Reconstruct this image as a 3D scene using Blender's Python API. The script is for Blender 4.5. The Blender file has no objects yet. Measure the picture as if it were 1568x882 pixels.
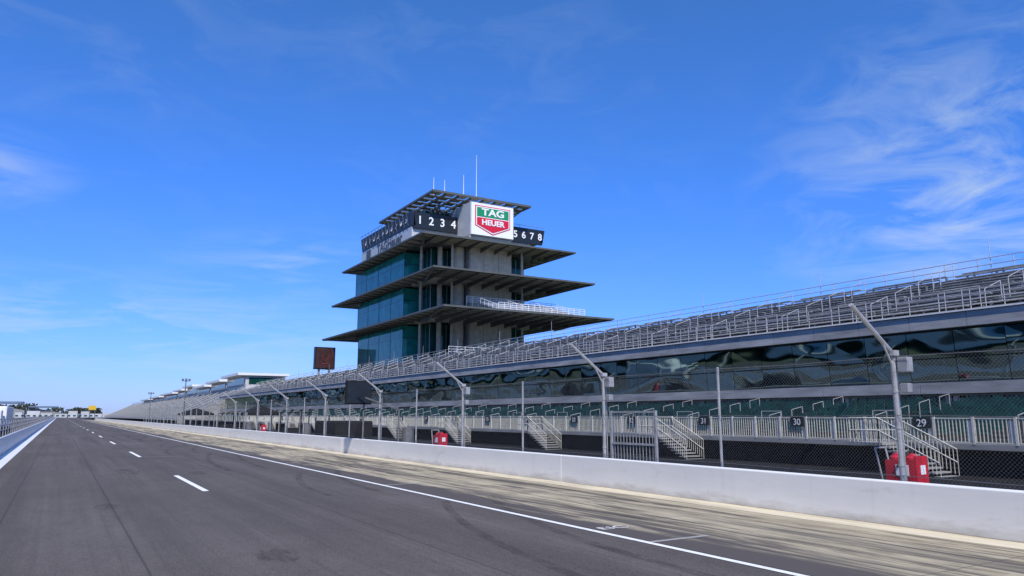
import bpy, math, random
from mathutils import Vector
random.seed(7)
R=math.radians
sc=bpy.context.scene
sc.view_settings.view_transform='Standard'
try: sc.view_settings.look='None'
except Exception: pass
sc.view_settings.exposure=0

# ---------------------------------------------------------------- materials
def nt(name):
    m=bpy.data.materials.new(name); m.use_nodes=True
    n=m.node_tree.nodes; l=m.node_tree.links
    return m,n,l,n['Principled BSDF']
def mat(name,col,rough=.6,metal=0,var=.15,scale=3,bump=0,bscale=30,stretch=(1,1,1),spec=.5,dirt=0):
    m,n,l,b=nt(name)
    tc=n.new('ShaderNodeTexCoord'); mp=n.new('ShaderNodeMapping'); mp.inputs['Scale'].default_value=stretch
    l.new(tc.outputs['Object'],mp.inputs['Vector'])
    no=n.new('ShaderNodeTexNoise'); no.inputs['Scale'].default_value=scale; no.inputs['Detail'].default_value=5; no.inputs['Roughness'].default_value=.65
    l.new(mp.outputs[0],no.inputs['Vector'])
    r=n.new('ShaderNodeValToRGB')
    a=[max(0,c*(1-var*1.6-dirt)) for c in col]; c2=[min(1,c*(1+var)) for c in col]
    r.color_ramp.elements[0].position=.3; r.color_ramp.elements[1].position=.7
    r.color_ramp.elements[0].color=(*a,1); r.color_ramp.elements[1].color=(*c2,1)
    l.new(no.outputs['Fac'],r.inputs[0]); l.new(r.outputs[0],b.inputs['Base Color'])
    b.inputs['Roughness'].default_value=rough; b.inputs['Metallic'].default_value=metal
    b.inputs['Specular IOR Level'].default_value=spec
    if bump:
        n2=n.new('ShaderNodeTexNoise'); n2.inputs['Scale'].default_value=bscale; n2.inputs['Detail'].default_value=4
        l.new(mp.outputs[0],n2.inputs['Vector'])
        bp=n.new('ShaderNodeBump'); bp.inputs['Strength'].default_value=bump; bp.inputs['Distance'].default_value=.05
        l.new(n2.outputs['Fac'],bp.inputs['Height']); l.new(bp.outputs[0],b.inputs['Normal'])
    return m

class G:   # tiny node-graph helper
    def __init__(s,n,l): s.n=n; s.l=l
    def math(s,op,a,b=None,c=None,clamp=False):
        k=s.n.new('ShaderNodeMath'); k.operation=op; k.use_clamp=clamp
        for i,v in enumerate((a,b,c)):
            if v is None: continue
            if isinstance(v,(int,float)): k.inputs[i].default_value=v
            else: s.l.new(v,k.inputs[i])
        return k.outputs[0]
    def noise(s,vec,scale,detail=5,rough=.6,st=(1,1,1),dist=0,rot=(0,0,0)):
        mp=s.n.new('ShaderNodeMapping'); mp.inputs['Scale'].default_value=st; mp.inputs['Rotation'].default_value=rot; s.l.new(vec,mp.inputs['Vector'])
        k=s.n.new('ShaderNodeTexNoise'); k.inputs['Scale'].default_value=scale; k.inputs['Detail'].default_value=detail
        k.inputs['Roughness'].default_value=rough; k.inputs['Distortion'].default_value=dist
        s.l.new(mp.outputs[0],k.inputs['Vector']); return k.outputs['Fac']
    def rng(s,v,a,b,c=0,d=1):
        k=s.n.new('ShaderNodeMapRange'); k.inputs[1].default_value=a;k.inputs[2].default_value=b;k.inputs[3].default_value=c;k.inputs[4].default_value=d
        s.l.new(v,k.inputs[0]); return k.outputs[0]
    def mix(s,f,a,b,mode='MIX'):
        k=s.n.new('ShaderNodeMix'); k.data_type='RGBA'; k.blend_type=mode
        if isinstance(f,(int,float)): k.inputs[0].default_value=f
        else: s.l.new(f,k.inputs[0])
        for i,v in ((6,a),(7,b)):
            if isinstance(v,tuple): k.inputs[i].default_value=(*v,1)
            else: s.l.new(v,k.inputs[i])
        return k.outputs[2]

def road_mat():
    m,n,l,b=nt('asphalt_road'); g=G(n,l)
    tc=n.new('ShaderNodeTexCoord'); v=tc.outputs['Object']
    patch=g.noise(v,.16,5,.65,(1.3,.5,1)); streak=g.noise(v,1.0,5,.65,(.8,.018,1)); thin=g.noise(v,1.0,4,.6,(5,.03,1)); fine=g.noise(v,42,3,.75); mid=g.noise(v,1.8,6,.75,(1,.4,1))
    c=g.mix(g.rng(patch,.36,.64),(.070,.060,.055),(.112,.099,.091))
    c=g.mix(g.math('MULTIPLY',g.rng(streak,.5,.62),.6),c,(.046,.040,.037))
    c=g.mix(g.math('MULTIPLY',g.rng(streak,.47,.34),.5),c,(.15,.135,.124))
    c=g.mix(g.math('MULTIPLY',g.rng(thin,.52,.7),.5),c,(.05,.044,.041))
    c=g.mix(g.math('MULTIPLY',g.rng(mid,.45,.72),.5),c,(.05,.044,.041))
    c=g.mix(g.rng(fine,.38,.7,0,.55),c,(.19,.172,.16))
    c=g.mix(g.rng(fine,.5,.3,0,.5),c,(.03,.027,.025))
    sx=n.new('ShaderNodeSeparateXYZ'); l.new(v,sx.inputs[0])
    for x0 in (1.35,5.9,-.9):
        d=g.math('ABSOLUTE',g.math('SUBTRACT',sx.outputs[0],x0))
        c=g.mix(g.rng(d,.03,.0,0,.6),c,(.03,.028,.027))
    l.new(c,b.inputs['Base Color']); b.inputs['Roughness'].default_value=.85; b.inputs['Specular IOR Level'].default_value=.15
    bp=n.new('ShaderNodeBump'); bp.inputs['Strength'].default_value=.45; bp.inputs['Distance'].default_value=.012
    l.new(fine,bp.inputs['Height']); l.new(bp.outputs[0],b.inputs['Normal'])
    return m
def boxes_mat():
    m,n,l,b=nt('rubbered_concrete'); g=G(n,l)
    tc=n.new('ShaderNodeTexCoord'); v=tc.outputs['Object']
    base=g.noise(v,.6,5,.6); st=g.noise(v,1.0,6,.68,(1.3,.10,1),.7,(0,0,.05)); st2=g.noise(v,1.0,6,.65,(5,.2,1),.8,(0,0,-.04)); fine=g.noise(v,40,3,.7)
    c=g.mix(g.rng(base,.3,.7),(.35,.30,.205),(.52,.45,.31))
    c=g.mix(g.rng(st,.485,.60,0,.88),c,(.10,.088,.075))
    c=g.mix(g.rng(st2,.50,.62,0,.85),c,(.075,.067,.059))
    c=g.mix(g.rng(fine,.4,.75,0,.3),c,(.16,.14,.11))
    sx=n.new('ShaderNodeSeparateXYZ'); l.new(v,sx.inputs[0])
    e=g.math('ADD',g.rng(sx.outputs[0],9.8,11.4,1,0),g.rng(st,.4,.6,-.3,.3),clamp=True)
    c=g.mix(g.rng(e,.4,.7),c,(.09,.079,.072))
    j=g.math('LESS_THAN',g.math('FRACT',g.math('DIVIDE',sx.outputs[1],6.6)),.004)
    c=g.mix(g.math('MULTIPLY',j,.6),c,(.06,.055,.05))
    l.new(c,b.inputs['Base Color']); b.inputs['Roughness'].default_value=.85; b.inputs['Specular IOR Level'].default_value=.2
    return m
def wall_mat():
    m,n,l,b=nt('white_painted_concrete'); g=G(n,l)
    tc=n.new('ShaderNodeTexCoord'); v=tc.outputs['Object']; sx=n.new('ShaderNodeSeparateXYZ'); l.new(v,sx.inputs[0])
    a=g.noise(v,1.0,5,.6,(1,.35,1.5)); d=g.noise(v,1.6,6,.7,(1,.5,2)); ver=g.noise(v,1.0,5,.7,(1,3.5,.25))
    c=g.mix(g.rng(a,.3,.7),(.73,.73,.72),(.81,.81,.80))
    h=g.math('ADD',g.rng(sx.outputs[2],.0,.26,1,0),g.rng(d,.3,.7,-.7,.3),clamp=True)
    c=g.mix(g.math('MULTIPLY',h,.65),c,(.33,.30,.26))
    c=g.mix(g.rng(ver,.56,.75,0,.18),c,(.45,.43,.40))
    sc_=g.noise(v,1.0,5,.7,(1,.12,7)); c=g.mix(g.rng(sc_,.66,.74,0,.45),c,(.22,.21,.2))
    l.new(c,b.inputs['Base Color']); b.inputs['Roughness'].default_value=.6
    bp=n.new('ShaderNodeBump'); bp.inputs['Strength'].default_value=.15; bp.inputs['Distance'].default_value=.04
    l.new(d,bp.inputs['Height']); l.new(bp.outputs[0],b.inputs['Normal'])
    return m
def paint_mat(name,col,wear=.5):
    m,n,l,b=nt(name); g=G(n,l); tc=n.new('ShaderNodeTexCoord'); v=tc.outputs['Object']
    w=g.noise(v,14,5,.75,(1,.35,1)); c=g.mix(g.rng(w,.52,.75,0,wear),col,(.16,.15,.15)); l.new(c,b.inputs['Base Color']); b.inputs['Roughness'].default_value=.7
    return m
def glass_mat(name,col,rough=.03,bump=.5,dist=.06,spec=.7,ior=1.55,tint=None,bs=.45,st=(1,1,1),pan=None):
    m,n,l,b=nt(name); g=G(n,l); tc=n.new('ShaderNodeTexCoord'); v=tc.outputs['Object']
    k=g.noise(v,.35,3,.6)
    c=g.mix(g.rng(k,.35,.65),tuple(x*.7 for x in col),tuple(min(1,x*1.25) for x in col)); l.new(c,b.inputs['Base Color'])
    b.inputs['Roughness'].default_value=rough; b.inputs['IOR'].default_value=ior; b.inputs['Specular IOR Level'].default_value=spec
    if tint: b.inputs['Specular Tint'].default_value=(*tint,1)
    n2=g.noise(v,bs,1,.4,st); bp=n.new('ShaderNodeBump'); bp.inputs['Strength'].default_value=bump; bp.inputs['Distance'].default_value=dist
    l.new(n2,bp.inputs['Height']); l.new(bp.outputs[0],b.inputs['Normal'])
    return m
def mesh_mat(name,col,pitch,w,axis=1):
    m,n,l,b=nt(name); g=G(n,l); tc=n.new('ShaderNodeTexCoord'); sx=n.new('ShaderNodeSeparateXYZ'); l.new(tc.outputs['Object'],sx.inputs[0])
    y=sx.outputs[axis]; z=sx.outputs[2]
    a=g.math('LESS_THAN',g.math('FRACT',g.math('DIVIDE',g.math('ADD',y,z),pitch)),w)
    c=g.math('LESS_THAN',g.math('FRACT',g.math('DIVIDE',g.math('SUBTRACT',y,z),pitch)),w)
    al=g.math('MAXIMUM',a,c); b.inputs['Base Color'].default_value=(*col,1); b.inputs['Metallic'].default_value=.2; b.inputs['Roughness'].default_value=.5
    l.new(al,b.inputs['Alpha']); return m

M=dict(
 road=road_mat(), boxes=boxes_mat(), white_line=paint_mat('white_road_paint',(.8,.8,.78),.7), faded=paint_mat('faded_road_paint',(.34,.33,.31),.9),
 cream=mat('cream_concrete',(.62,.545,.39),.85,var=.22,scale=1.5,stretch=(1,.2,1)),
 wall=wall_mat(),
 galv=mat('galvanised_steel',(.46,.46,.46),.5,.4,.15,4),
 galvd=mat('weathered_steel',(.2,.2,.2),.55,.4,.2,4),
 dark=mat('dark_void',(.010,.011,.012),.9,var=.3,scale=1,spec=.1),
 black=mat('black_fabric',(.014,.014,.015),.85,var=.3,scale=2,spec=.2),
 darkground=mat('service_asphalt',(.018,.018,.018),.95,var=.35,scale=1.2,spec=.1),
 grass=mat('infield_ground',(.09,.11,.05),.95,var=.35,scale=.08),
 conc=mat('concrete',(.48,.44,.345),.85,var=.15,scale=.9,bump=.1),
 concg=mat('grey_concrete',(.27,.27,.265),.85,var=.2,scale=.8,stretch=(1,.6,2)),
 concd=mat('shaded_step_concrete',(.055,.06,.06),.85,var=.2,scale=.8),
 fascia=mat('fascia_panel',(.37,.37,.37),.6,var=.25,scale=.7,stretch=(1,.5,3)),
 rail=mat('cream_painted_steel',(.62,.60,.52),.5,var=.12,scale=3),
 whitem=mat('white_painted_metal',(.76,.76,.75),.45,var=.07,scale=2),
 seat=mat('green_seat_plastic',(.005,.062,.053),.45,var=.45,scale=.9),
 alu=mat('aluminium_bleacher',(.40,.405,.405),.42,.4,.35,1.5,stretch=(1,.5,1)),
 stripgrey=mat('light_reflection_strip',(.62,.62,.58),.6,0,.2,.4),  # for the added strips mirrored in the suite glass
 sglass=glass_mat('suite_glass',(.003,.026,.023),.03,.6,.14,.9,2.4,(.72,1,.92),.16,(1,1,2.2)),
 tglass=glass_mat('tower_teal_glass',(.016,.225,.19),.05,.3,.08,.45,1.5,(.55,1,.85),.25),
 tglassd=glass_mat('tower_dark_glass',(.008,.055,.050),.06,.3,.05,.5,1.5,(.7,1,.9)),
 eave=mat('eave_metal',(.10,.105,.094),.55,.1,.15,1),
 eaveu=mat('eave_soffit',(.24,.228,.175),.7,0,.15,.8),
 roofp=mat('roof_panel',(.42,.40,.31),.7,0,.15,.8),
 board=mat('score_board_black',(.012,.016,.02),.4,0,.2,2),
 numw=mat('white_lettering',(.8,.8,.8),.5,var=.03),
 gry=mat('grey_lettering',(.07,.08,.09),.5,var=.05),
 panel=mat('silver_panel',(.50,.52,.51),.45,.05,.06,.5),
 signw=mat('sign_white',(.82,.82,.82),.5,var=.02),
 green=mat('sign_green',(.01,.27,.10),.4,var=.05),
 red=mat('sign_red',(.62,.012,.03),.4,var=.05),
 redp=mat('red_paint',(.5,.012,.03),.4,var=.1,scale=5),
 redd=mat('dull_red_graphic',(.20,.02,.02),.6,var=.2,scale=2),
 rubber=mat('rubber',(.02,.02,.02),.8,var=.2),
 orange=mat('dark_red_panel',(.045,.014,.014),.5,var=.4,scale=1),
 yellow=mat('yellow_paint',(.7,.45,.03),.5,var=.05),
 blue=mat('blue_roof',(.14,.20,.29),.6,var=.1,scale=.2),
 farw=mat('distant_white_building',(.5,.5,.5),.7,var=.15,scale=.05),
 trunk=mat('bark',(.07,.05,.035),.9,var=.3),
 leaf=mat('tree_foliage',(.075,.085,.06),.9,var=.35,scale=.25),
 link=mesh_mat('chain_link',(.25,.255,.255),.085,.047),
)

# ---------------------------------------------------------------- mesh builder
class MB:
    def __init__(s): s.v=[]; s.f=[]
    def box(s,x0,x1,y0,y1,z0,z1):
        i=len(s.v); s.v+=[(x0,y0,z0),(x1,y0,z0),(x1,y1,z0),(x0,y1,z0),(x0,y0,z1),(x1,y0,z1),(x1,y1,z1),(x0,y1,z1)]
        s.f+=[(i,i+3,i+2,i+1),(i+4,i+5,i+6,i+7),(i,i+1,i+5,i+4),(i+1,i+2,i+6,i+5),(i+2,i+3,i+7,i+6),(i+3,i,i+4,i+7)]; return s
    def poly(s,p):
        i=len(s.v); s.v+=[tuple(q) for q in p]; s.f.append(tuple(range(i,i+len(p)))); return s
    def prism(s,prof,axis,a,b):
        k=len(prof); i=len(s.v)
        for t in (a,b):
            for p,q in prof: s.v.append({'x':(t,p,q),'y':(p,t,q),'z':(p,q,t)}[axis])
        s.f.append(tuple(range(i,i+k))[::-1]); s.f.append(tuple(range(i+k,i+2*k)))
        for j in range(k): s.f.append((i+j,i+(j+1)%k,i+k+(j+1)%k,i+k+j))
        return s
    def cyl(s,p,q,r,n=6,r2=None):
        p=Vector(p);q=Vector(q);d=(q-p).normalized(); u=d.orthogonal().normalized(); w=d.cross(u); r2=r if r2 is None else r2
        i=len(s.v)
        for c,rr in ((p,r),(q,r2)):
            for k in range(n):
                a=2*math.pi*k/n; s.v.append(tuple(c+u*math.cos(a)*rr+w*math.sin(a)*rr))
        s.f.append(tuple(range(i,i+n))[::-1]); s.f.append(tuple(range(i+n,i+2*n)))
        for k in range(n): s.f.append((i+k,i+(k+1)%n,i+n+(k+1)%n,i+n+k))
        return s
    def obj(s,name,m,parent=None,bevel=0):
        me=bpy.data.meshes.new(name); me.from_pydata(s.v,[],s.f); me.materials.append(M[m] if isinstance(m,str) else m); me.update()
        o=bpy.data.objects.new(name,me); sc.collection.objects.link(o)
        if parent: o.parent=parent
        if bevel:
            b=o.modifiers.new('b','BEVEL'); b.width=bevel; b.segments=2
        return o
def empty(name,loc=(0,0,0)):
    e=bpy.data.objects.new(name,None); e.location=loc; e.empty_display_size=.5; sc.collection.objects.link(e); return e
def text(s,loc,size,m,parent,rot=(R(90),0,0),name='lettering',ext=.02,sx=1,bold=0,align='CENTER'):
    c=bpy.data.curves.new(name,'FONT'); c.body=s; c.size=size; c.extrude=ext; c.align_x=align; c.align_y='CENTER'; c.offset=bold
    c.materials.append(M[m]); o=bpy.data.objects.new(name,c); o.location=loc; o.rotation_euler=rot; o.scale=(sx,1,1); sc.collection.objects.link(o); o.parent=parent; return o
WEST=(R(90),0,R(-90)); SOUTH=(R(90),0,0)

# ---------------------------------------------------------------- ground + pit road
MB().poly([(-3000,-1500,-.016),(3000,-1500,-.016),(3000,5000,-.016),(-3000,5000,-.016)]).obj('ground','grass')
MB().poly([(15.3,-60,-.012),(60,-60,-.012),(60,1200,-.012),(15.3,1200,-.012)]).obj('service_area_pavement','darkground')
MB().poly([(-32,-60,-.010),(-2.9,-60,-.010),(-2.9,1500,-.010),(-32,1500,-.010)]).obj('race_track',M['road'])
MB().poly([(-2.9,-60,-.008),(15.3,-60,-.008),(15.3,1200,-.008),(-2.9,1200,-.008)]).obj('pit_road','road')
MB().poly([(9.6,-60,-.004),(14.55,-60,-.004),(14.55,420,-.004),(9.6,420,-.004)]).obj('pit_stall_concrete','boxes')
MB().poly([(14.55,-60,-.002),(15.32,-60,-.002),(15.32,420,-.002),(14.55,420,-.002)]).obj('gutter_concrete','cream')
mk=empty('road_markings')
b=MB(); b.poly([(9.38,-60,.001),(9.53,-60,.001),(9.53,420,.001),(9.38,420,.001)])
y=25-22*2
while y<700:
    b.poly([(3.98,y,.001),(4.16,y,.001),(4.16,y+7,.001),(3.98,y+7,.001)]); y+=22
b.obj('lane_lines','white_line',mk)
b=MB()
for y in [2,46.8,69,91,113,135,157]:
    b.poly([(4.2,y,.001),(6.3,y,.001),(6.3,y+.12,.001),(4.2,y+.12,.001)])
for k in range(-2,14):
    y=24+13.2*k; b.poly([(9.55,y,.001),(11.0,y,.001),(11.0,y+.12,.001),(9.55,y+.12,.001)])
b.obj('stall_lines','faded',mk)
text('EIC',(10.05,12.6,.003),.42,'white_line',mk,(0,0,0),'stall_lettering',0,sx=1.2)
def skid(pts,w,name):
    bb=MB()
    for i in range(len(pts)-1):
        (x0,y0),(x1,y1)=pts[i],pts[i+1]; bb.poly([(x0-w,y0,.0005),(x0+w,y0,.0005),(x1+w,y1,.0005),(x1-w,y1,.0005)])
    return bb.obj(name,SK,mk)
m,n,l,bs=nt('rubber_marks'); g=G(n,l); tc=n.new('ShaderNodeTexCoord'); q=g.noise(tc.outputs['Object'],3,5,.8,(2,.3,1))
l.new(g.rng(q,.40,.75,0,.42),bs.inputs['Alpha']); bs.inputs['Base Color'].default_value=(.028,.025,.023,1); bs.inputs['Roughness'].default_value=.85; bs.inputs['Specular IOR Level'].default_value=.15; SK=m
rs=random.Random(3)
for k in range(8):
    y0=8+k*13.2+rs.uniform(-2,2); cv=rs.uniform(1.5,3.6); ln=rs.uniform(.8,1.5); xs=rs.uniform(5.6,7.2)
    for off in (0,1.7):
        skid([(xs+off+(t/16)**2*cv, y0+off*.3+t*.7*ln) for t in range(0,17)],.12,'rubber_mark')
# worn tyre tracks on the stall concrete
for k in range(8):
    y0=6+k*13.2
    for xx in (11.6,12.1,13.3,13.8):
        skid([(xx+rs.uniform(-.1,.1)+.15*math.sin(t*.5+k), y0+t*.9) for t in range(0,14)],.14,'rubber_mark')
for cx,cy,rx_,ry_ in ((3.35,13.1,.36,.7),(2.6,35.1,.5,1.9),(5.0,33,.4,1.2),(1.2,22,.35,.8)):
    bb=MB(); bb.poly([(cx+rx_*math.cos(a)*random.uniform(.7,1.2),cy+ry_*math.sin(a)*random.uniform(.7,1.2),.0007) for a in [i*.35 for i in range(18)]]); bb.obj('oil_stain',SK,mk)

# ---------------------------------------------------------------- pit wall
w=empty('pit_wall')
b=MB(); y=-50
while y<420:
    b.box(15.3,15.62,y+.003,y+24-.003,-.01,.91); y+=24
b.obj('wall_segments','wall',w,.025)

# ---------------------------------------------------------------- catch fence
f=empty('catch_fence'); FX=15.95
b=MB(); p=MB(); arms=MB(); cab=MB()
ys=[9.85+5.25*k for k in range(-4,34)]
for k,y in enumerate(ys):
    if (k%2)==0:
        b.cyl((FX,y,0),(FX,y,3.72),.06,10); arms.cyl((FX,y,3.68),(FX-1.38,y,4.68),.05,8); arms.cyl((FX,y,3.35),(FX-.35,y,3.92),.025,6)
        b.cyl((FX+.12,y,0),(FX+.12,y,3.3),.02,6); b.box(FX-.1,FX+.1,y-.1,y+.1,3.62,3.74); b.box(FX-.14,FX+.14,y-.14,y+.14,0,.04)
        for zz in (1.2,2.0,2.8): b.cyl((FX,y,zz),(FX,y,zz+.05),.075,10)
    else:
        p.cyl((FX,y,0),(FX,y,3.65),.04,8)
for z in (1.0,2.3,3.6):
    for j in range(len(ys)-1):
        ym=(ys[j]+ys[j+1])/2; cab.cyl((FX-.05,ys[j],z),(FX-.05,ym,z-.03),.008,5); cab.cyl((FX-.05,ym,z-.03),(FX-.05,ys[j+1],z),.008,5)
b.obj('bent_poles','galv',f); p.obj('line_posts','galv',f); arms.obj('overhang_arms','galv',f); cab.obj('cables','galvd',f)
MB().poly([(FX-.07,ys[0],.1),(FX-.07,ys[-1],.1),(FX-.07,ys[-1],3.62),(FX-.07,ys[0],3.62)]).obj('chain_link_mesh','link',f)
b=MB()
for y in (9.85,20.35,30.85):
    b.box(FX-.02,FX+.2,y-.34,y-.1,3.25,3.58); b.box(FX+.0,FX+.18,y-.3,y-.12,2.8,3.0)
b.obj('junction_boxes','galv',f,.015)
g8=empty('fence_gate'); b=MB()
y0,y1=17.9,20.1
for y in (y0,y1): b.box(FX+.08,FX+.16,y-.04,y+.04,0,2.45)
for z in (.3,1.35,2.38): b.box(FX+.09,FX+.15,y0,y1,z,z+.06)
for i in range(1,14):
    y=y0+(y1-y0)*i/14; b.box(FX+.11,FX+.13,y-.008,y+.008,.3,2.4)
b.obj('gate_frame','galv',g8)

# ---------------------------------------------------------------- main grandstand
GS=empty('suite_grandstand'); Y0,Y1=-25,228
b=MB(); rows=10; RS=.15
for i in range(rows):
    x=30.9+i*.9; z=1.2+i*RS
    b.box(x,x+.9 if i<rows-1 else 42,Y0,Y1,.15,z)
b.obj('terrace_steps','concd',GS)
MB().box(30,30.88,Y0,Y1,1.0,1.2).obj('terrace_edge','concg',GS)
MB().box(30.3,30.86,Y0,Y1,0,.995).obj('terrace_undercroft_shade','dark',GS)  # near-black face, painted as the shade of the void below the terrace
b=MB(); aisle=lambda y:((y-26.5)%6)<.9
for i in range(rows):
    x=31.15+i*.9; z=1.2+i*RS
    y=Y0+.3; step=.56
    while y<200:
        if not aisle(y):
            b.box(x+.35,x+.39,y,y+.43,z+.40,z+.76)
            if random.random()<.9: b.box(x+.0,x+.36,y+.02,y+.41,z+.36,z+.40)
            else: b.box(x+.27,x+.31,y+.02,y+.41,z+.38,z+.72)
        y+=step
b.obj('green_seats','seat',GS)
b=MB()
for z in (1.25,2.16): b.box(30.0,30.05,Y0,Y1,z,z+.05)
y=Y0
while y<150: b.box(30.01,30.035,y,y+.03,1.25,2.2); y+=.14
y=Y0
while y<Y1: b.box(29.98,30.06,y,y+.09,1.2,2.24); y+=1.5
b.obj('terrace_railing','rail',GS)
b=MB(); y=Y0
while y<150:
    b.box(30.055,30.075,y+.1,y+.32,1.32,2.1); y+=1.5
b.obj('railing_infill_plates','whitem',GS)
b=MB(); k=-8
while 26.9+6*k<Y1:
    ya=26.9+6*k
    for i in (1,3,5,7):
        x=31.2+i*.9; z=1.2+i*RS
        b.cyl((x,ya,z),(x,ya,z+.95),.022,5); b.cyl((x+.9,ya,z+.17),(x+.9,ya,z+1.1),.022,5); b.cyl((x,ya,z+.95),(x+.9,ya,z+1.12),.022,5)
    b.cyl((30.1,ya-1.2,2.0),(30.1,ya-1.2,2.5),.02,5);b.cyl((30.1,ya-2.4,2.0),(30.1,ya-2.4,2.5),.02,5);b.cyl((30.1,ya-1.2,2.5),(30.1,ya-2.4,2.5),.02,5)
    k+=1
b.obj('aisle_handrails','galv',GS)
st=MB(); sr=MB(); k=-2
while 17.0+13.4*k<150:
    y=18.6+13.4*k; n8=8
    for i in range(n8):
        st.box(28.7,29.95,y-.3*(i+1),y-.3*i,1.2-.15*(i+1)-.06,1.2-.15*(i+1))
    st.box(28.7,29.95,y,y+1.3,1.1,1.2)
    for x in (28.68,29.93):
        for zz in (.5,1.0): sr.cyl((x,y,1.2+zz),(x,y-2.4,0+zz),.025,5); sr.cyl((x,y,1.2+zz),(x,y+1.3,1.2+zz),.025,5)
        for i in range(0,17):
            t=i/16; sr.cyl((x,y-2.4*t,1.2-1.2*t),(x,y-2.4*t,2.2-1.2*t),.014,4)
        for i in range(0,8): sr.cyl((x,y+1.3*i/7,1.2),(x,y+1.3*i/7,2.2),.014,4)
    sr.cyl((28.68,y+1.3,2.2),(29.93,y+1.3,2.2),.025,5)
    k+=1
st.obj('stair_flights','concg',GS); sr.obj('stair_railings','rail',GS)
b=MB()
for z in (2.85,3.32): b.box(39.9,39.94,Y0,Y1,z,z+.04)
y=Y0
while y<160:
    b.box(39.9,39.93,y,y+.05,2.6,3.38)
    if int(y/1.5)%2==0: b.box(39.91,39.92,y+.1,y+.32,2.75,3.3)
    y+=.42
b.obj('upper_terrace_rail','rail',GS)
b=MB(); b2=MB()
for k in range(-4,24):
    num=30+k; y=23.5+6*k
    if y>Y1: break
    b.box(29.93,29.97,y-.36,y+.36,1.78,2.22); b2.box(39.82,39.87,y-.45,y+.45,2.95,3.45)
    text(str(num),(29.92,y,1.98),.42,'numw',GS,WEST,'section_number',.004); text(str(num),(39.81,y,3.18),.42,'numw',GS,WEST,'section_number',.004)
b.obj('section_placards_front','board',GS); b2.obj('section_placards_back','board',GS)
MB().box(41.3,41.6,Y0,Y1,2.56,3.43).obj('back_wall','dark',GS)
b=MB(); y=Y0
while y<Y1:
    b.box(39.5,39.75,y,min(Y1,y+6)-.03,3.42,4.0); y+=6
b.obj('suite_floor_fascia','fascia',GS)
MB().box(39.76,52,Y0,Y1,3.44,3.96).obj('suite_floor_slab','concg',GS)
b=MB(); mu=MB(); y=Y0; W=2.6
while y<Y1:
    for (z0,z1) in ((3.98,5.35),(5.42,6.84)):
        t=[random.uniform(-.006,.006) for _ in range(4)]
        lean=(z1-3.96)*.08; lean0=(z0-3.96)*.08
        X=41.2
        b.poly([(X-lean0+t[0],y+.02,z0),(X-lean+t[3],y+.02,z1),(X-lean+t[2],y+W-.02,z1),(X-lean0+t[1],y+W-.02,z0)])
    mu.box(41.28,41.34,y-.03,y+.03,3.97,6.85)
    y+=W
b.obj('suite_glazing','sglass',GS); mu.obj('suite_mullions','galvd',GS)
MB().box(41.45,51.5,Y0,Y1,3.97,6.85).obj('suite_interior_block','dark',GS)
b=MB(); y=Y0
while y<Y1:
    b.box(39.0,39.3,y,min(Y1,y+3)-.025,6.78,7.52); y+=3
b.obj('upper_deck_fascia','fascia',GS)
MB().box(38.9,39.28,Y0,Y1,7.54,7.62).obj('fascia_coping','whitem',GS)
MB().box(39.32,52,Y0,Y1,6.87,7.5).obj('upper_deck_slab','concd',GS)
NB=13; al=MB(); dk=MB()
for i in range(NB):
    x=40.7+i*.86; z=7.6+i*.30
    y=Y0
    while y<Y1:
        e=min(Y1,y+6.4); jz=random.uniform(-.015,.015)
        al.box(x,x+.30,y+1.0,e-.03,z+.42+jz,z+.47+jz); al.box(x+.36,x+.39,y+1.0,e-.03,z+.02,z+.14); y+=6.4
    al.box(x-.45,x-.03,Y0,Y1,z,z+.04)
    y=Y0
    while y<190: dk.box(x+.05,x+.25,y,y+.06,z+.04,z+.40); y+=1.8
al.obj('bleacher_planks','alu',GS); dk.obj('bleacher_brackets','galvd',GS)
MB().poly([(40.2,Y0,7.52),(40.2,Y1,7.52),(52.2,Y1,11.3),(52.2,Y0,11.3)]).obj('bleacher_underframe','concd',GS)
MB().box(52,52.2,Y0,Y1,0,11.2).obj('rear_cladding','concg',GS)
def railing(b,x,y0,y1,z,h,sp,n,r=.025):
    for i in range(n): b.cyl((x,y0,z+h*(i+1)/n),(x,y1,z+h*(i+1)/n),r,5)
    y=y0
    while y<=y1: b.cyl((x,y,z-.1),(x,y,z+h),r,5); y+=sp
b=MB(); railing(b,39.2,Y0,Y1,7.6,1.05,1.6,4,.024); railing(b,52.1,Y0,Y1,11.3,1.35,2.2,3,.03)
y=Y0
while y<Y1:
    for i in range(0,NB-1,3):
        x=40.7+i*.86; z=7.6+i*.30
        b.cyl((x,y,z),(x,y,z+1.2),.026,5); b.cyl((x,y,z+1.2),(x+1.7,y,z+1.8),.026,5); b.cyl((x+1.7,y,z+.6),(x+1.7,y,z+1.8),.026,5)
    for j in range(3):
        b.cyl((40.2,y+.9*j,7.6),(40.2,y+.9*j,8.9),.024,5)
    b.cyl((40.2,y,8.9),(40.2,y+1.8,8.9),.024,5)
    y+=6.4
for k in range(-3,14):
    y=24.8+13*k; b.cyl((52.15,y,11.2),(52.15,y,14.0),.035,5,.02)
b.obj('bleacher_railings','galv',GS)

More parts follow.
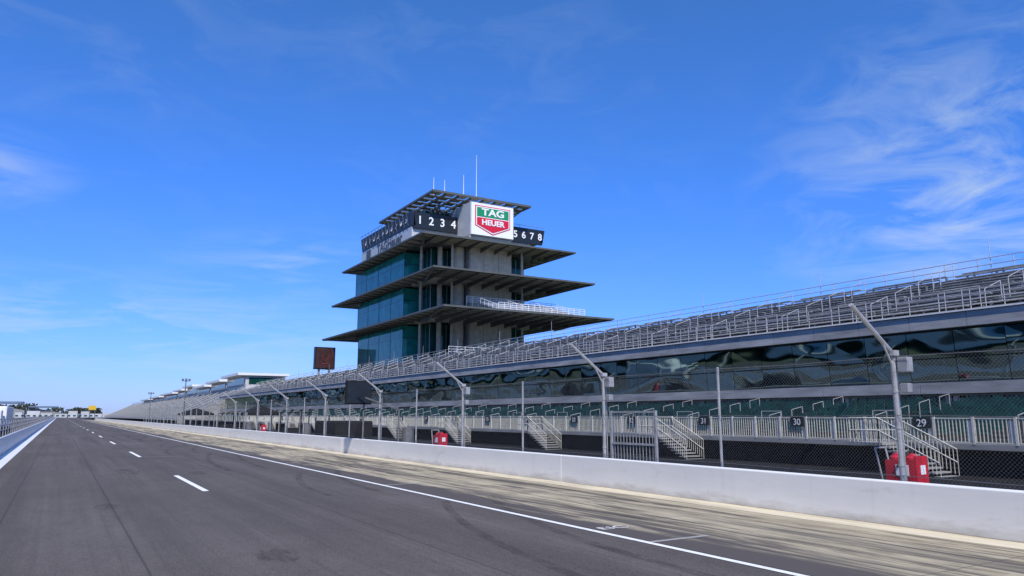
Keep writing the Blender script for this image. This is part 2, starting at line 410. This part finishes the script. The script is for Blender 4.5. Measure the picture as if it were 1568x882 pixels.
# ---------------------------------------------------------------- tower
T=empty('pagoda_tower'); CX,CY=71.4,144.4
def eave(hx,hy,z,bx,by,soff='eaveu'):
    x0,x1,y0,y1=CX-hx,CX+hx,CY-hy,CY+hy; ix0,ix1,iy0,iy1=CX-bx,CX+bx,CY-by,CY+by
    d=MB(); d.box(x0+.3,x1-.3,y0+.3,y1-.3,z+.05,z+.18); d.obj('eave_deck','eave',T)
    r=MB(); r.box(x0,x1,y0,y0+.28,z-.1,z+.22); r.box(x0,x1,y1-.28,y1,z-.1,z+.22); r.box(x0,x0+.28,y0+.29,y1-.29,z-.1,z+.22); r.box(x1-.28,x1,y0+.29,y1-.29,z-.1,z+.22)
    n=int((y1-y0)/3)
    for i in range(1,n):
        y=y0+(y1-y0)*i/n
        for s,(o,inn) in ((0,(x0+.3,ix0)),(1,(x1-.3,ix1))):
            dd=min(1,abs(y-y0)/8,abs(y1-y)/8)
            r.prism([(o,z-.08),(o,z+.04),(inn,z+.04),(inn,z-.2-.4*dd)],'y',y-.09,y+.09)
    n=int((x1-x0)/3)
    for i in range(1,n):
        x=x0+(x1-x0)*i/n
        for o,inn in ((y0+.3,iy0),(y1-.3,iy1)):
            r.prism([(o,z-.1),(o,z+.04),(inn,z+.04),(inn,z-1.0)],'x',x-.1,x+.1)
    for fx,fy in ((-1,-1),(-1,1),(1,-1),(1,1)):
        o=Vector((CX+fx*(hx-.3),CY+fy*(hy-.3),z-.1)); i2=Vector((CX+fx*bx,CY+fy*by,z-.5)); r.cyl(o,i2,.14,6,.35)
    r.obj('eave_rafters','eave',T)
    s=MB(); k=0
    for t in [j/7 for j in range(1,7)]:
        xx0=x0+(ix0-x0)*t; xx1=x1+(ix1-x1)*t; yy0=y0+(iy0-y0)*t; yy1=y1+(iy1-y1)*t; wd=.42
        zz=z-.02-.001*k; k+=1
        s.box(xx0,xx0+wd,yy0,yy1,zz,zz+.05); s.box(xx1-wd,xx1,yy0,yy1,zz,zz+.05); s.box(xx0+wd+.01,xx1-wd-.01,yy0,yy0+wd*1.6,zz,zz+.05); s.box(xx0+wd+.01,xx1-wd-.01,yy1-wd,yy1,zz,zz+.05)
    s.obj('eave_soffit_boards',soff,T)
eave(18.1,34,20.4,14,18); eave(17.7,28.8,28.0,14,17); eave(17.3,23,35.4,14,16)
def curtain(name,x0,x1,y0,y1,z0,z1,m,sp=3.2,mm='galvd',zr=None):
    g0=MB(); g0.box(x0,x1,y0,y1,z0,z1); g0.obj(name,m,T)
    q=MB(); n=max(1,round((y1-y0)/sp))
    for i in range(n+1):
        y=y0+(y1-y0)*i/n
        q.box(x0-.05,x0-.005,y-.03,y+.03,z0,z1); q.box(x1+.005,x1+.05,y-.03,y+.03,z0,z1)
    n=max(1,round((x1-x0)/sp))
    for i in range(n+1):
        x=x0+(x1-x0)*i/n; q.box(x-.05,x+.05,y0-.06,y0-.005,z0,z1)
    if zr: q.box(x0-.04,x0-.006,y0,y1,zr-.03,zr+.03); q.box(x0,x1,y0-.07,y0-.062,zr-.05,zr+.05)
    q.obj(name+'_mullions',mm,T)
for z0,z1,yn in ((9,20.0,163),(20.7,27.6,164),(28.3,35.0,166)):
    curtain('glass_bay',57.2,85.6,137,yn,z0,z1,'tglass',7.3,'tglassd',z1-2.4)
    curtain('recessed_glass',60.5,82,131.5,136.9,z0,z1,'tglassd',1.8,'galv',z0+2.4)
    zf=z0; b=MB()
    b.box(57.4,84.4,125,136.9,zf-.35,zf-.02); b.obj('balcony_slab','conc',T)
    b=MB()
    for (x,y) in ((58.4,131.5),(63,127.0),(79,127)):
        b.cyl((x,y,zf),(x,y,z1+.3),.25,10)
    b.cyl((65.6,129.5,z0),(65.6,129.5,z1+.3),1.2,16)
    b.cyl((62,130.5,z0),(62,130.5,z1+.3),.5,12)
    b.obj('balcony_columns','conc',T)
    b=MB(); h=1.1
    for i in range(3):
        zz=zf+h*(i+1)/3; b.cyl((57.6,125.2,zz),(57.6,136.8,zz),.03,5); b.cyl((57.6,125.2,zz),(66.8,125.2,zz),.03,5); b.cyl((77.5,125.2,zz),(84.2,125.2,zz),.03,5)
    for i in range(9): b.cyl((57.6,125.2+i*1.4,zf),(57.6,125.2+i*1.4,zf+h),.035,5)
    for i in range(7): b.cyl((57.6+i*1.5,125.2,zf),(57.6+i*1.5,125.2,zf+h),.035,5)
    for i in range(6): b.cyl((77.6+i*1.26,125.2,zf),(77.6+i*1.26,125.2,zf+h),.035,5)
    b.obj('balcony_rail','whitem',T)
MB().box(57.25,85.5,133.8,163,35.65,39.75).obj('advert_panel_storey','panel',T)
text('TAGHeuer',(57.2,145.8,38.5),2.7,'gry',T,WEST,'tower_lettering',.03,sx=1.15,bold=.06)
b=MB(); b.box(57.1,57.2,156.8,159.4,37.6,39.4); b.obj('advert_logo','gry',T)
b=MB(); bx0,bx1,by0,by1=56.8,88.8,133.2,162.5; bz0,bz1=39.85,42.7
b.prism([(bx0+.4,bz0),(bx0,bz1),(bx0+.6,bz1),(bx0+1.0,bz0)],'y',by0,by1)
b.prism([(bx1-.5,bz0),(bx1,bz1),(bx1-.6,bz1),(bx1-1.1,bz0)],'y',by0,by1)
b.box(bx0+.62,bx1-.62,by0,by0+.5,bz0-.5,bz1); b.box(bx0+.62,bx1-.62,by1-.5,by1,bz0,bz1)
b.obj('score_board','board',T)
b=MB()
for i in range(1,15):
    y=by0+(by1-by0)*i/15; b.cyl((bx0+.2,y,bz0+.3),(bx0-.35,y,bz1+.4),.05,5)
b.cyl((bx0-.35,by0,bz1+.4),(bx0-.35,by1,bz1+.4),.05,5)
for i in range(1,15):
    x=bx0+(bx1-bx0)*i/15; b.cyl((x,by0+.1,bz1),(x,by0+.1,bz1+.6),.04,5)
b.cyl((bx0,by0+.1,bz1+.6),(bx1,by0+.1,bz1+.6),.04,5)
b.obj('board_frame','galvd',T)
MB().box(bx0+1.2,bx1-1.2,by0+.6,by1-.6,bz0+.02,bz0+.12).obj('board_floor','eave',T)
for i,s in enumerate('1234'): text(s,(58.7+i*2.5,by0-.06,41.0),2.3,'numw',T,SOUTH,'score_digit',.03,bold=.04)
for i,s in enumerate('5678'): text(s,(81.2+i*2.1,by0-.06,41.0),2.1,'numw',T,SOUTH,'score_digit',.03,bold=.04)
for i in range(10): text(str((9-i)%10),(bx0+.12,136+i*2.6,41.3),1.8,'numw',T,(R(82),0,R(-90)),'score_digit',.03,bold=.03)
MB().box(62,81,138,158,40.1,45.0).obj('top_core','tglassd',T)
b=MB(); b.box(67.4,77.0,127.9,136.9,5,37.9); b.obj('lift_core','conc',T)
b=MB(); b.box(67.0,67.36,127.6,136.9,5,37.9); b.box(70.5,70.58,127.84,127.9,5,37.8);b.box(73.9,73.98,127.84,127.9,5,37.8); b.obj('lift_core_joints','concg',T)
b=MB(); b.box(67.2,77.2,127.5,136.5,38.0,44.8); b.obj('sign_housing','panel',T,.05)
b=MB(); b.box(67.3,77.1,127.3,127.48,38.1,44.7); b.obj('sign_face','signw',T)
def poly_s(pts,y,m,name): 
    q=MB(); q.prism([(a,c) for a,c in pts],'y',y,y+.03); q.obj(name,m,T)
sxc=72.2
poly_s([(sxc-4.1,44.2),(sxc+4.1,44.2),(sxc+4.1,40.0),(sxc,38.3),(sxc-4.1,40.0)],127.25,'red','sign_shield_border')
poly_s([(sxc-3.9,44.0),(sxc+3.9,44.0),(sxc+3.9,40.1),(sxc,38.5),(sxc-3.9,40.1)],127.21,'signw','sign_shield_field')
poly_s([(sxc-3.7,43.8),(sxc+3.7,43.8),(sxc+3.7,41.9),(sxc-3.7,41.9)],127.17,'green','sign_green_band')
poly_s([(sxc-3.7,41.7),(sxc+3.7,41.7),(sxc+3.7,40.2),(sxc,38.75),(sxc-3.7,40.2)],127.17,'red','sign_red_band')
text('TAG',(sxc,127.12,42.85),1.95,'signw',T,SOUTH,'sign_lettering',.02,sx=1.35,bold=.06)
text('HEUER',(sxc,127.12,40.75),1.55,'signw',T,SOUTH,'sign_lettering',.02,sx=1.12,bold=.05)
rx0,rx1,ry0,ry1=59.8,83.0,129.6,159.2; rz=46.4
r=MB(); r.box(rx0,rx1,ry0,ry0+.3,rz-.1,rz+.35); r.box(rx0,rx1,ry1-.3,ry1,rz-.1,rz+.35); r.box(rx0,rx0+.3,ry0+.31,ry1-.31,rz-.1,rz+.35); r.box(rx1-.3,rx1,ry0+.31,ry1-.31,rz-.1,rz+.35)
for i in range(1,8):
    x=rx0+(rx1-rx0)*i/8; r.box(x-.12,x+.12,ry0+.32,ry1-.32,rz-.45,rz+.05)
for i in range(1,10):
    y=ry0+(ry1-ry0)*i/10; r.box(rx0+.32,rx1-.32,y-.1,y+.1,rz-.2,rz+.12)
for x in (64,71.4,79):
    for y in (137.5,144,151,157):
        r.cyl((x,y,39),(x,y,rz-.3),.2,8)
        for dx,dy in ((-3,0),(3,0),(0,3),(0,-3)): r.cyl((x,y,43.2),(x+dx,y+dy,rz-.2),.1,6)
for fx,fy in ((rx0+1,ry0+1),(rx0+1,ry1-1),(rx1-1,ry0+1),(rx1-1,ry1-1)): r.cyl((fx,fy,rz-.2),(CX+(fx-CX)*.55,CY+(fy-CY)*.6,41.5),.14,6)
r.obj('top_roof_frame','eave',T)
s=MB()
for i in range(8):
    for j in range(10):
        if 2<=i<=5 and 3<=j<=6 and (i+j)%2: continue
        xa=rx0+(rx1-rx0)*i/8+.35; xb=rx0+(rx1-rx0)*(i+1)/8-.35; ya=ry0+(ry1-ry0)*j/10+.35; yb=ry0+(ry1-ry0)*(j+1)/10-.35
        s.box(xa,xb,ya,yb,rz+.14,rz+.2)
s.obj('top_roof_panels','roofp',T)
b=MB()
for x,y,h in ((61.5,133,4.0),(63.5,132,3.6),(67.6,131.5,5.2),(70.6,131.5,10)): b.cyl((x,y,rz),(x,y,rz+h),.09,6,.04)
b.obj('antennas','whitem',T)
b=MB()
for i in range(7):
    b.box(65,82,113+i*1.1,113.7+i*1.1,20.9+i*.36,21.1+i*.36)
b.obj('tower_bleacher','alu',T)
b=MB()
for yy,zz,xa,xb in ((112.4,20.7,65,84),(120.8,22.8,63,82)):
    for i in range(4): b.cyl((xa,yy,zz+.35*(i+1)),(xb,yy,zz+.35*(i+1)),.055,5)
    for i in range(16): b.cyl((xa+i*(xb-xa)/15,yy,zz-.4),(xa+i*(xb-xa)/15,yy,zz+1.4),.055,5)
for xx in (65,71,77,82):
    b.cyl((xx,113,21.9),(xx,120.6,24.2),.05,5)
    for i in range(6): b.cyl((xx,113+i*1.5,20.9+i*.45),(xx,113+i*1.5,21.95+i*.45),.04,5)
b.obj('tower_bleacher_railing','whitem',T)
b=MB(); b.box(55,90,118,172,0,8.9); b.obj('tower_podium','concg',T)
b=MB()
for i in range(9):
    y=119+i*6.4; b.box(54.9,54.99,y,y+4.6,4.4,8.2)
b.obj('podium_windows','tglassd',T)
b=MB()
for i in range(8): b.box(56+i*.5,90,104+i*1.4,105.4+i*1.4,0,9.0+i*.5)
b.obj('podium_steps','concg',T)
b=MB()
for k in range(4):
    yy=104.2+k*3.2; zz=9+k*1.2
    for i in range(3): b.cyl((56,yy,zz+.45*(i+1)),(88,yy,zz+.45*(i+1)),.04,5)
    for i in range(20): b.cyl((56+i*1.6,yy,zz),(56+i*1.6,yy,zz+1.35),.04,5)
b.obj('podium_railings','whitem',T)

# ---------------------------------------------------------------- video board, pit display
V=empty('video_board'); b=MB(); b.box(49.8,54.6,171.4,172.6,12.9,18.1); b.obj('cabinet','board',V,.05)
MB().box(50.1,54.3,171.3,171.38,13.2,17.8).obj('screen','orange',V)
b=MB(); b.cyl((51,172,0),(51,172,12.9),.25,8); b.cyl((53.4,172,0),(53.4,172,12.9),.25,8); b.obj('legs','galvd',V)
b=MB()
for i in range(12):
    a0=i*math.pi/6; a1=(i+1)*math.pi/6; b.cyl((52.2+.75*math.cos(a0),171.27,15.7+.75*math.sin(a0)),(52.2+.75*math.cos(a1),171.27,15.7+.75*math.sin(a1)),.06,5)
b.box(51.4,53,171.22,171.28,14.1,14.3); b.obj('screen_logo','redd',V)
V=empty('pit_display_board'); b=MB(); b.box(14.28,15.84,42.5,42.72,2.93,4.33); b.obj('display_cabinet','black',V,.02)
b=MB(); b.box(14.36,15.76,42.47,42.495,3.02,4.24); b.obj('display_face','board',V)
b=MB(); b.cyl((15.5,42.82,.9),(15.5,42.82,4.33),.05,8); b.box(14.3,15.82,42.75,42.79,3.2,3.26); b.box(14.3,15.82,42.75,42.79,4.0,4.06); b.box(15.35,15.6,42.7,42.95,.91,.95); b.obj('post','galvd',V)

# ---------------------------------------------------------------- far stands beyond tower
F=empty('bleacher_grandstand'); al=MB(); dk=MB()
for i in range(24):
    x=29+i*.75; z=1.0+i*.36; al.box(x,x+.45,232,640,z+.1,z+.3)
al.obj('seat_rows','alu',F)
dk.poly([(28.6,231,.9),(28.6,641,.9),(47,641,9.8),(47,231,9.8)]); dk.poly([(28.6,231,.9),(47,231,9.8),(47,231,0),(28.6,231,0)]); dk.obj('raker_deck','concg',F)
b=MB(); y=232
while y<640:
    b.prism([(29,1.2),(47,10.1),(47,10.4),(29,1.5)],'y',y,y+.9); y+=14
b.obj('aisles','concg',F)
b=MB(); railing(b,28.9,232,640,1.2,1.2,4,3,.04); railing(b,47,232,640,9.9,1.5,4,3,.05); b.obj('railings','galv',F)
S=empty('suite_building'); b=MB(); ro=MB(); gl=MB()
y=238; hs=[14.4,13.6,12.9,14.0,13.2,12.6,12.0,11.6]
for k,h in enumerate(hs):
    ln=30 if k<5 else 55
    b.box(48,60,y,y+ln,0,h); ro.box(45.5,61,y-1,y+ln-2,h+.02,h+.75); gl.box(47.85,47.97,y+1,y+ln-2,h-2.6,h-.6); gl.box(47.85,47.97,y+1,y+ln-2,h-5.2,h-3.4)
    gl.box(49,59,y-.15,y-.02,h-2.6,h-.6)
    y+=ln+1
b.obj('suite_walls','farw',S); ro.obj('suite_roofs','whitem',S); gl.obj('suite_windows','tglassd',S)

# ---------------------------------------------------------------- opposite main grandstand (across the track)
O=empty('covered_grandstand'); b=MB(); wv=MB(); dk=MB()
OY0,OY1=-80,560
for i in range(26):
    x=-37-i*.9; z=2.6+i*.42; b.box(x-.9,x,OY0,OY1,z-.5,z)
for i in range(18):
    x=-48-i*.9; z=15+i*.5; b.box(x-.9,x,OY0,OY1,z-.5,z)
b.obj('seating_tiers','concd',O)
b=MB()
for i0,i1 in ((1,4),(7,10),(13,16)):   # light sheets added over the benches to reflect as strips in the suite glass
    y=OY0
    while y<OY1:
        xa=-37-i0*.9; za=2.75+i0*.42; xb=-37-i1*.9; zb=2.75+i1*.42
        b.prism([(xa,za),(xb,zb),(xb,zb+.3),(xa,za+.3)],'y',y,y+7.6); y+=9
b.obj('bench_reflection_strips','stripgrey',O)
wv.box(-37,-36.7,OY0,OY1,1.3,2.7); wv.box(-47.9,-47.6,OY0,OY1,13.3,15.0); wv.box(-46,-45.6,OY0,OY1,26.3,27.8); wv.obj('tier_fascias','whitem',O)
dk.box(-68,-46.1,OY0,OY1,26.5,27.2); dk.box(-66,-65,OY0,OY1,0,26.4); dk.box(-64.9,-49,OY0,OY1,13,13.3); dk.obj('roof_and_rear_wall','dark',O)
b=MB(); y=OY0
while y<OY1: b.cyl((-52,y,0),(-52,y,26.4),.35,8); y+=12
b.obj('roof_columns','whitem',O)

# ---------------------------------------------------------------- left barrier + fence
Lb=empty('concrete_barrier'); b=MB(); y=-60
while y<700: b.prism([(-2.9,0),(-2.68,0),(-2.72,1.03),(-2.9,1.03)],'y',y+.01,y+5.99); y+=6
b.obj('barrier_segments','wall',Lb)
b=MB(); b.box(-2.67,-2.0,-60,700,-.006,.006); b.obj('edge_strip','whitem',Lb)
Lf=empty('spectator_fence'); b=MB(); railing(b,-3.1,-60,500,1.0,1.05,3,3,.03); b.obj('rails','galv',Lf)
MB().poly([(-3.15,-60,0),(-3.15,500,0),(-3.15,500,2.1),(-3.15,-60,2.1)]).obj('mesh','link',Lf)

# ---------------------------------------------------------------- equipment behind wall
EP=[(16.6,10.0),(16.6,34.4),(16.6,73)]
def cart(x,y,name='fire_extinguisher_cart'):
    E=empty(name,(x,y,0)) 
    b=MB(); b.cyl((0,0,.25),(0,0,1.0),.15,14); b.cyl((0,0,1.0),(0,0,1.1),.15,14,.05); b.cyl((0,.36,.25),(0,.36,1.0),.15,14); b.cyl((0,.36,1.0),(0,.36,1.1),.15,14,.05); b.box(-.25,.25,-.2,.55,.12,.2); b.box(-.22,.22,-.22,-.17,.3,1.05); b.box(-.24,-.19,-.16,.5,.3,.95)
    b.obj('cylinders','redp',E)
    b=MB(); b.box(-.255,-.245,-.05,.25,.6,.85);b.box(-.08,.1,-.235,-.225,.65,.85); b.obj('label','signw',E)
    b=MB(); b.cyl((-.32,.2,.22),(-.24,.2,.22),.22,14); b.cyl((.24,.2,.22),(.32,.2,.22),.22,14); b.cyl((0,0,1.1),(0,0,1.2),.04,8); b.cyl((0,.05,1.15),(-.28,.2,.8),.03,6); b.obj('wheels_and_hose','rubber',E)
    b=MB(); b.cyl((-.2,.58,.3),(-.2,.75,1.2),.02,6); b.cyl((.2,.58,.3),(.2,.75,1.2),.02,6); b.cyl((-.2,.75,1.2),(.2,.75,1.2),.02,6); b.obj('handle','galv',E)
    E.location=(x,y,.35); return E
for x,y in EP: cart(x,y)
for x,y in EP:
    E=empty('wooden_pallet'); b=MB()
    for i in range(5): b.box(x-.5,x+.5,y-.4+i*.27,y-.2+i*.27,.3,.345)
    for dx in (-.45,0,.37): b.box(x+dx,x+dx+.09,y-.4,y+.9,0,.295)
    b.obj('slats','trunk',E)
E=empty('covered_pit_cart'); b=MB(); b.box(16.6,19.4,51.5,56.5,.35,1.9); b.obj('cover','black',E,.12)
b=MB()
for yy in (52.3,55.5):
    b.cyl((16.6,yy,.25),(16.8,yy,.25),.25,12); b.cyl((19.2,yy,.25),(19.4,yy,.25),.25,12)
b.obj('wheels','rubber',E)
def tent(x,y,w,d,h,m,name):
    E=empty(name); b=MB(); t=h+.9
    c=(x+w/2,y+d/2,t); q=[(x,y,h),(x+w,y,h),(x+w,y+d,h),(x,y+d,h)]
    for i in range(4): b.poly([q[i],q[(i+1)%4],c])
    b.box(x,x+w,y,y+.03,h-.3,h);b.box(x,x+w,y+d-.03,y+d,h-.3,h);b.box(x,x+.03,y+.04,y+d-.04,h-.3,h);b.box(x+w-.03,x+w,y+.04,y+d-.04,h-.3,h)
    b.obj('canopy',m,E); b=MB()
    for a in q: b.cyl((a[0],a[1],0),a,.05,6)
    b.obj('legs','galv',E)
tent(17,132,5,5,2.6,'black','canopy_tent'); tent(17.5,85,3.5,3.5,2.6,'black','canopy_tent')
def floodpole(x,y,h):
    E=empty('floodlight_pole'); b=MB(); b.cyl((x,y,0),(x,y,h),.12,8,.07); b.box(x-.6,x+.6,y-.05,y+.05,h-.5,h-.42); b.obj('mast','galvd',E)
    b=MB()
    for dx in (-.5,0,.5): b.box(x+dx-.17,x+dx+.17,y-.25,y-.06,h-.4,h-.1)
    b.obj('lamps','galvd',E)
floodpole(17,130,8.2); floodpole(19,205,8)
for y in (41,62,84):
    E=empty('fuel_rig_boom'); b=MB(); b.cyl((17,y,0),(17,y,2.6),.05,6); b.cyl((17,y,2.6),(14.9,y,3.3),.04,6); b.cyl((17.6,y,0),(17.6,y,1.6),.35,12); b.obj('rig','galvd',E)
for y in (66,97):
    E=empty('timing_stand'); b=MB(); b.box(17,19,y,y+2.6,2.5,2.58)
    for xx in (17.05,18.9):
        for yy in (y+.05,y+2.5): b.cyl((xx,yy,0),(xx,yy,2.5),.05,6)
    b.box(17.1,18.9,y+.1,y+2.5,.5,1.2); b.obj('stand','black',E)

# ---------------------------------------------------------------- distance
E=empty('distant_grandstand'); b=MB(); b.prism([(-75,0),(-34,0),(-34,8),(-75,15)],'y',1000,1040); b.prism([(-32,0),(8,0),(8,4),(-32,11)],'y',1050,1090); b.obj('stand','concg',E)
b=MB(); b.box(-76,-36,998,1042,15.5,17.5); b.box(-32,-2,1046,1090,11.5,13); b.obj('roof','blue',E)
E=empty('infield_building'); b=MB(); x=-70
rb=random.Random(5)
while x<40:
    wd=rb.uniform(6,14); b.box(x,x+wd,900,915,0,rb.uniform(3.5,7)); x+=wd+rb.uniform(.5,4)
b.obj('walls','farw',E); b=MB(); x=-68
while x<36: b.box(x,x+2.5,899.8,899.95,1.2,2.6); x+=5
b.obj('windows','tglassd',E)
E=empty('vehicle_transporter'); b=MB(); b.box(-7.6,-4.6,92,104,1.1,3.2); b.box(-7.3,-4.9,89.2,91.6,1.0,2.8); b.obj('trailer_and_cab','whitem',E,.08)
b=MB()
for yy in (90.3,93.5,101,102.3): b.cyl((-7.65,yy,.5),(-4.55,yy,.5),.5,14)
b.box(-7.5,-4.7,92,103.8,.8,1.05); b.obj('wheels_and_chassis','rubber',E)
MB().box(-7.1,-5.1,89.1,89.18,1.8,2.6).obj('windscreen','tglassd',E)
E=empty('yellow_gantry_sign'); b=MB(); b.box(17,21.5,600,600.5,6,9); b.obj('sign_panel','yellow',E)
b=MB(); b.cyl((18,600.6,0),(18,600.6,6),.2,6);b.cyl((21,600.6,0),(21,600.6,6),.2,6); b.obj('posts','galvd',E)
tr=empty('distant_trees'); b=MB(); tk=MB()
for k in range(150):
    x=random.uniform(-260,60); y=random.uniform(1450,1650); h=random.uniform(12,25)*(1 if x<-30 else .7); r0=h*.38
    tk.cyl((x,y,0),(x,y,h*.6),.5,5,.2)
    for j in range(42):
        a=random.uniform(0,6.28); e=random.uniform(-.8,1); rr=r0*random.uniform(.3,1.0)
        c=Vector((x+math.cos(a)*rr*1.1,y+math.sin(a)*rr,h*.62+e*r0*.95*(1-.3*abs(e)))); s=random.uniform(.8,2.0)
        u=Vector((random.uniform(-1,1),random.uniform(-1,1),random.uniform(-1,1))).normalized(); v=u.orthogonal().normalized(); w2=u.cross(v)
        b.poly([c+v*s,c+w2*s,c-v*s*1.1,c-w2*s*.9]); b.poly([c+u*s,c+w2*s*.8,c-u*s,c-w2*s])
b.obj('crowns','leaf',tr); tk.obj('trunks','trunk',tr)

# ---------------------------------------------------------------- sun + sky
sd=Vector((-.22,-.62,.76)).normalized()
L=bpy.data.lights.new('sun','SUN'); L.energy=4.8; L.angle=R(.5); L.color=(1,.94,.86)
so=bpy.data.objects.new('sun',L); so.rotation_euler=sd.to_track_quat('Z','Y').to_euler(); so.location=(0,0,60); sc.collection.objects.link(so)
W=bpy.data.worlds.new('World'); sc.world=W; W.use_nodes=True; n=W.node_tree.nodes; l=W.node_tree.links; g=G(n,l)
bg=n['Background']; sky=n.new('ShaderNodeTexSky'); sky.sky_type='NISHITA'; sky.sun_disc=False
sky.sun_elevation=math.asin(sd.z); sky.sun_rotation=math.atan2(sd.x,sd.y)%(2*math.pi); sky.air_density=1.0; sky.dust_density=.3; sky.ozone_density=2.0
tc=n.new('ShaderNodeTexCoord'); D=tc.outputs['Generated']
sz=n.new('ShaderNodeSeparateXYZ'); l.new(D,sz.inputs[0])
cr=n.new('ShaderNodeValToRGB'); l.new(sz.outputs[2],cr.inputs[0])
e=cr.color_ramp.elements; e[0].position=0; e[0].color=(.20,.275,.60,1); e[1].position=.55; e[1].color=(.18,.385,.66,1)
k=cr.color_ramp.elements.new(.12); k.color=(.165,.30,.69,1)
k=cr.color_ramp.elements.new(.3); k.color=(.15,.335,.70,1)
tint=g.mix(1.0,sky.outputs[0],cr.outputs[0],'MULTIPLY')
bg.inputs[1].default_value=.15
bgm=n.new('ShaderNodeVectorMath'); bgm.operation='SCALE'; l.new(tint,bgm.inputs[0]); bgm.inputs['Scale'].default_value=1.9; l.new(bgm.outputs[0],bg.inputs[0])
def blob(d,r0,r1,st=(1,1,1)):
    d=Vector(d).normalized()
    sub=n.new('ShaderNodeVectorMath'); sub.operation='SUBTRACT'; l.new(D,sub.inputs[0]); sub.inputs[1].default_value=d
    ml=n.new('ShaderNodeVectorMath'); ml.operation='MULTIPLY'; l.new(sub.outputs[0],ml.inputs[0]); ml.inputs[1].default_value=st
    le=n.new('ShaderNodeVectorMath'); le.operation='LENGTH'; l.new(ml.outputs[0],le.inputs[0])
    return g.rng(le.outputs['Value'],r0,r1,1,0)
big=g.noise(D,1.8,3,.5); wis=g.noise(D,3.6,9,.6,(1.8,1.8,5),.9,(.25,.3,0)); wis2=g.noise(D,5,8,.6,(1.5,1.5,9),.5)
def M_(a,b_): return g.math('MULTIPLY',a,b_)
f1=M_(M_(g.rng(wis,.42,.68),blob((.870,.42,.25),.0,.27,(1,1,1.1))),.75)
f2=M_(M_(g.rng(wis2,.42,.66),blob((.02,.996,.10),.0,.34,(.8,.8,4.2))),.58)
f3=M_(M_(g.rng(wis,.40,.62),blob((-.10,.955,.27),.0,.11,(1,1,2))),.40)
f4=M_(M_(g.rng(wis,.48,.75),g.rng(big,.45,.65)),.09)
f5=M_(M_(g.rng(wis2,.46,.66),blob((.24,.94,.19),.0,.18,(1,1,3.5))),.32)
f=g.math('ADD',g.math('ADD',g.math('MAXIMUM',f1,f2),g.math('ADD',f3,f4)),f5,clamp=True)
b2=n.new('ShaderNodeBackground'); b2.inputs[0].default_value=(.72,.86,1,1); b2.inputs[1].default_value=.82
mx=n.new('ShaderNodeMixShader'); l.new(f,mx.inputs[0]); l.new(bg.outputs[0],mx.inputs[1]); l.new(b2.outputs[0],mx.inputs[2])
l.new(mx.outputs[0],n['World Output'].inputs[0])

cam=bpy.data.cameras.new('camera'); cam.sensor_width=36; cam.lens=25.99; cam.clip_end=8000; cam.clip_start=.1
co=bpy.data.objects.new('camera',cam); co.location=(0,0,2.3); co.rotation_euler=(R(90+9.77),0,R(-31.1)); sc.collection.objects.link(co); sc.camera=co
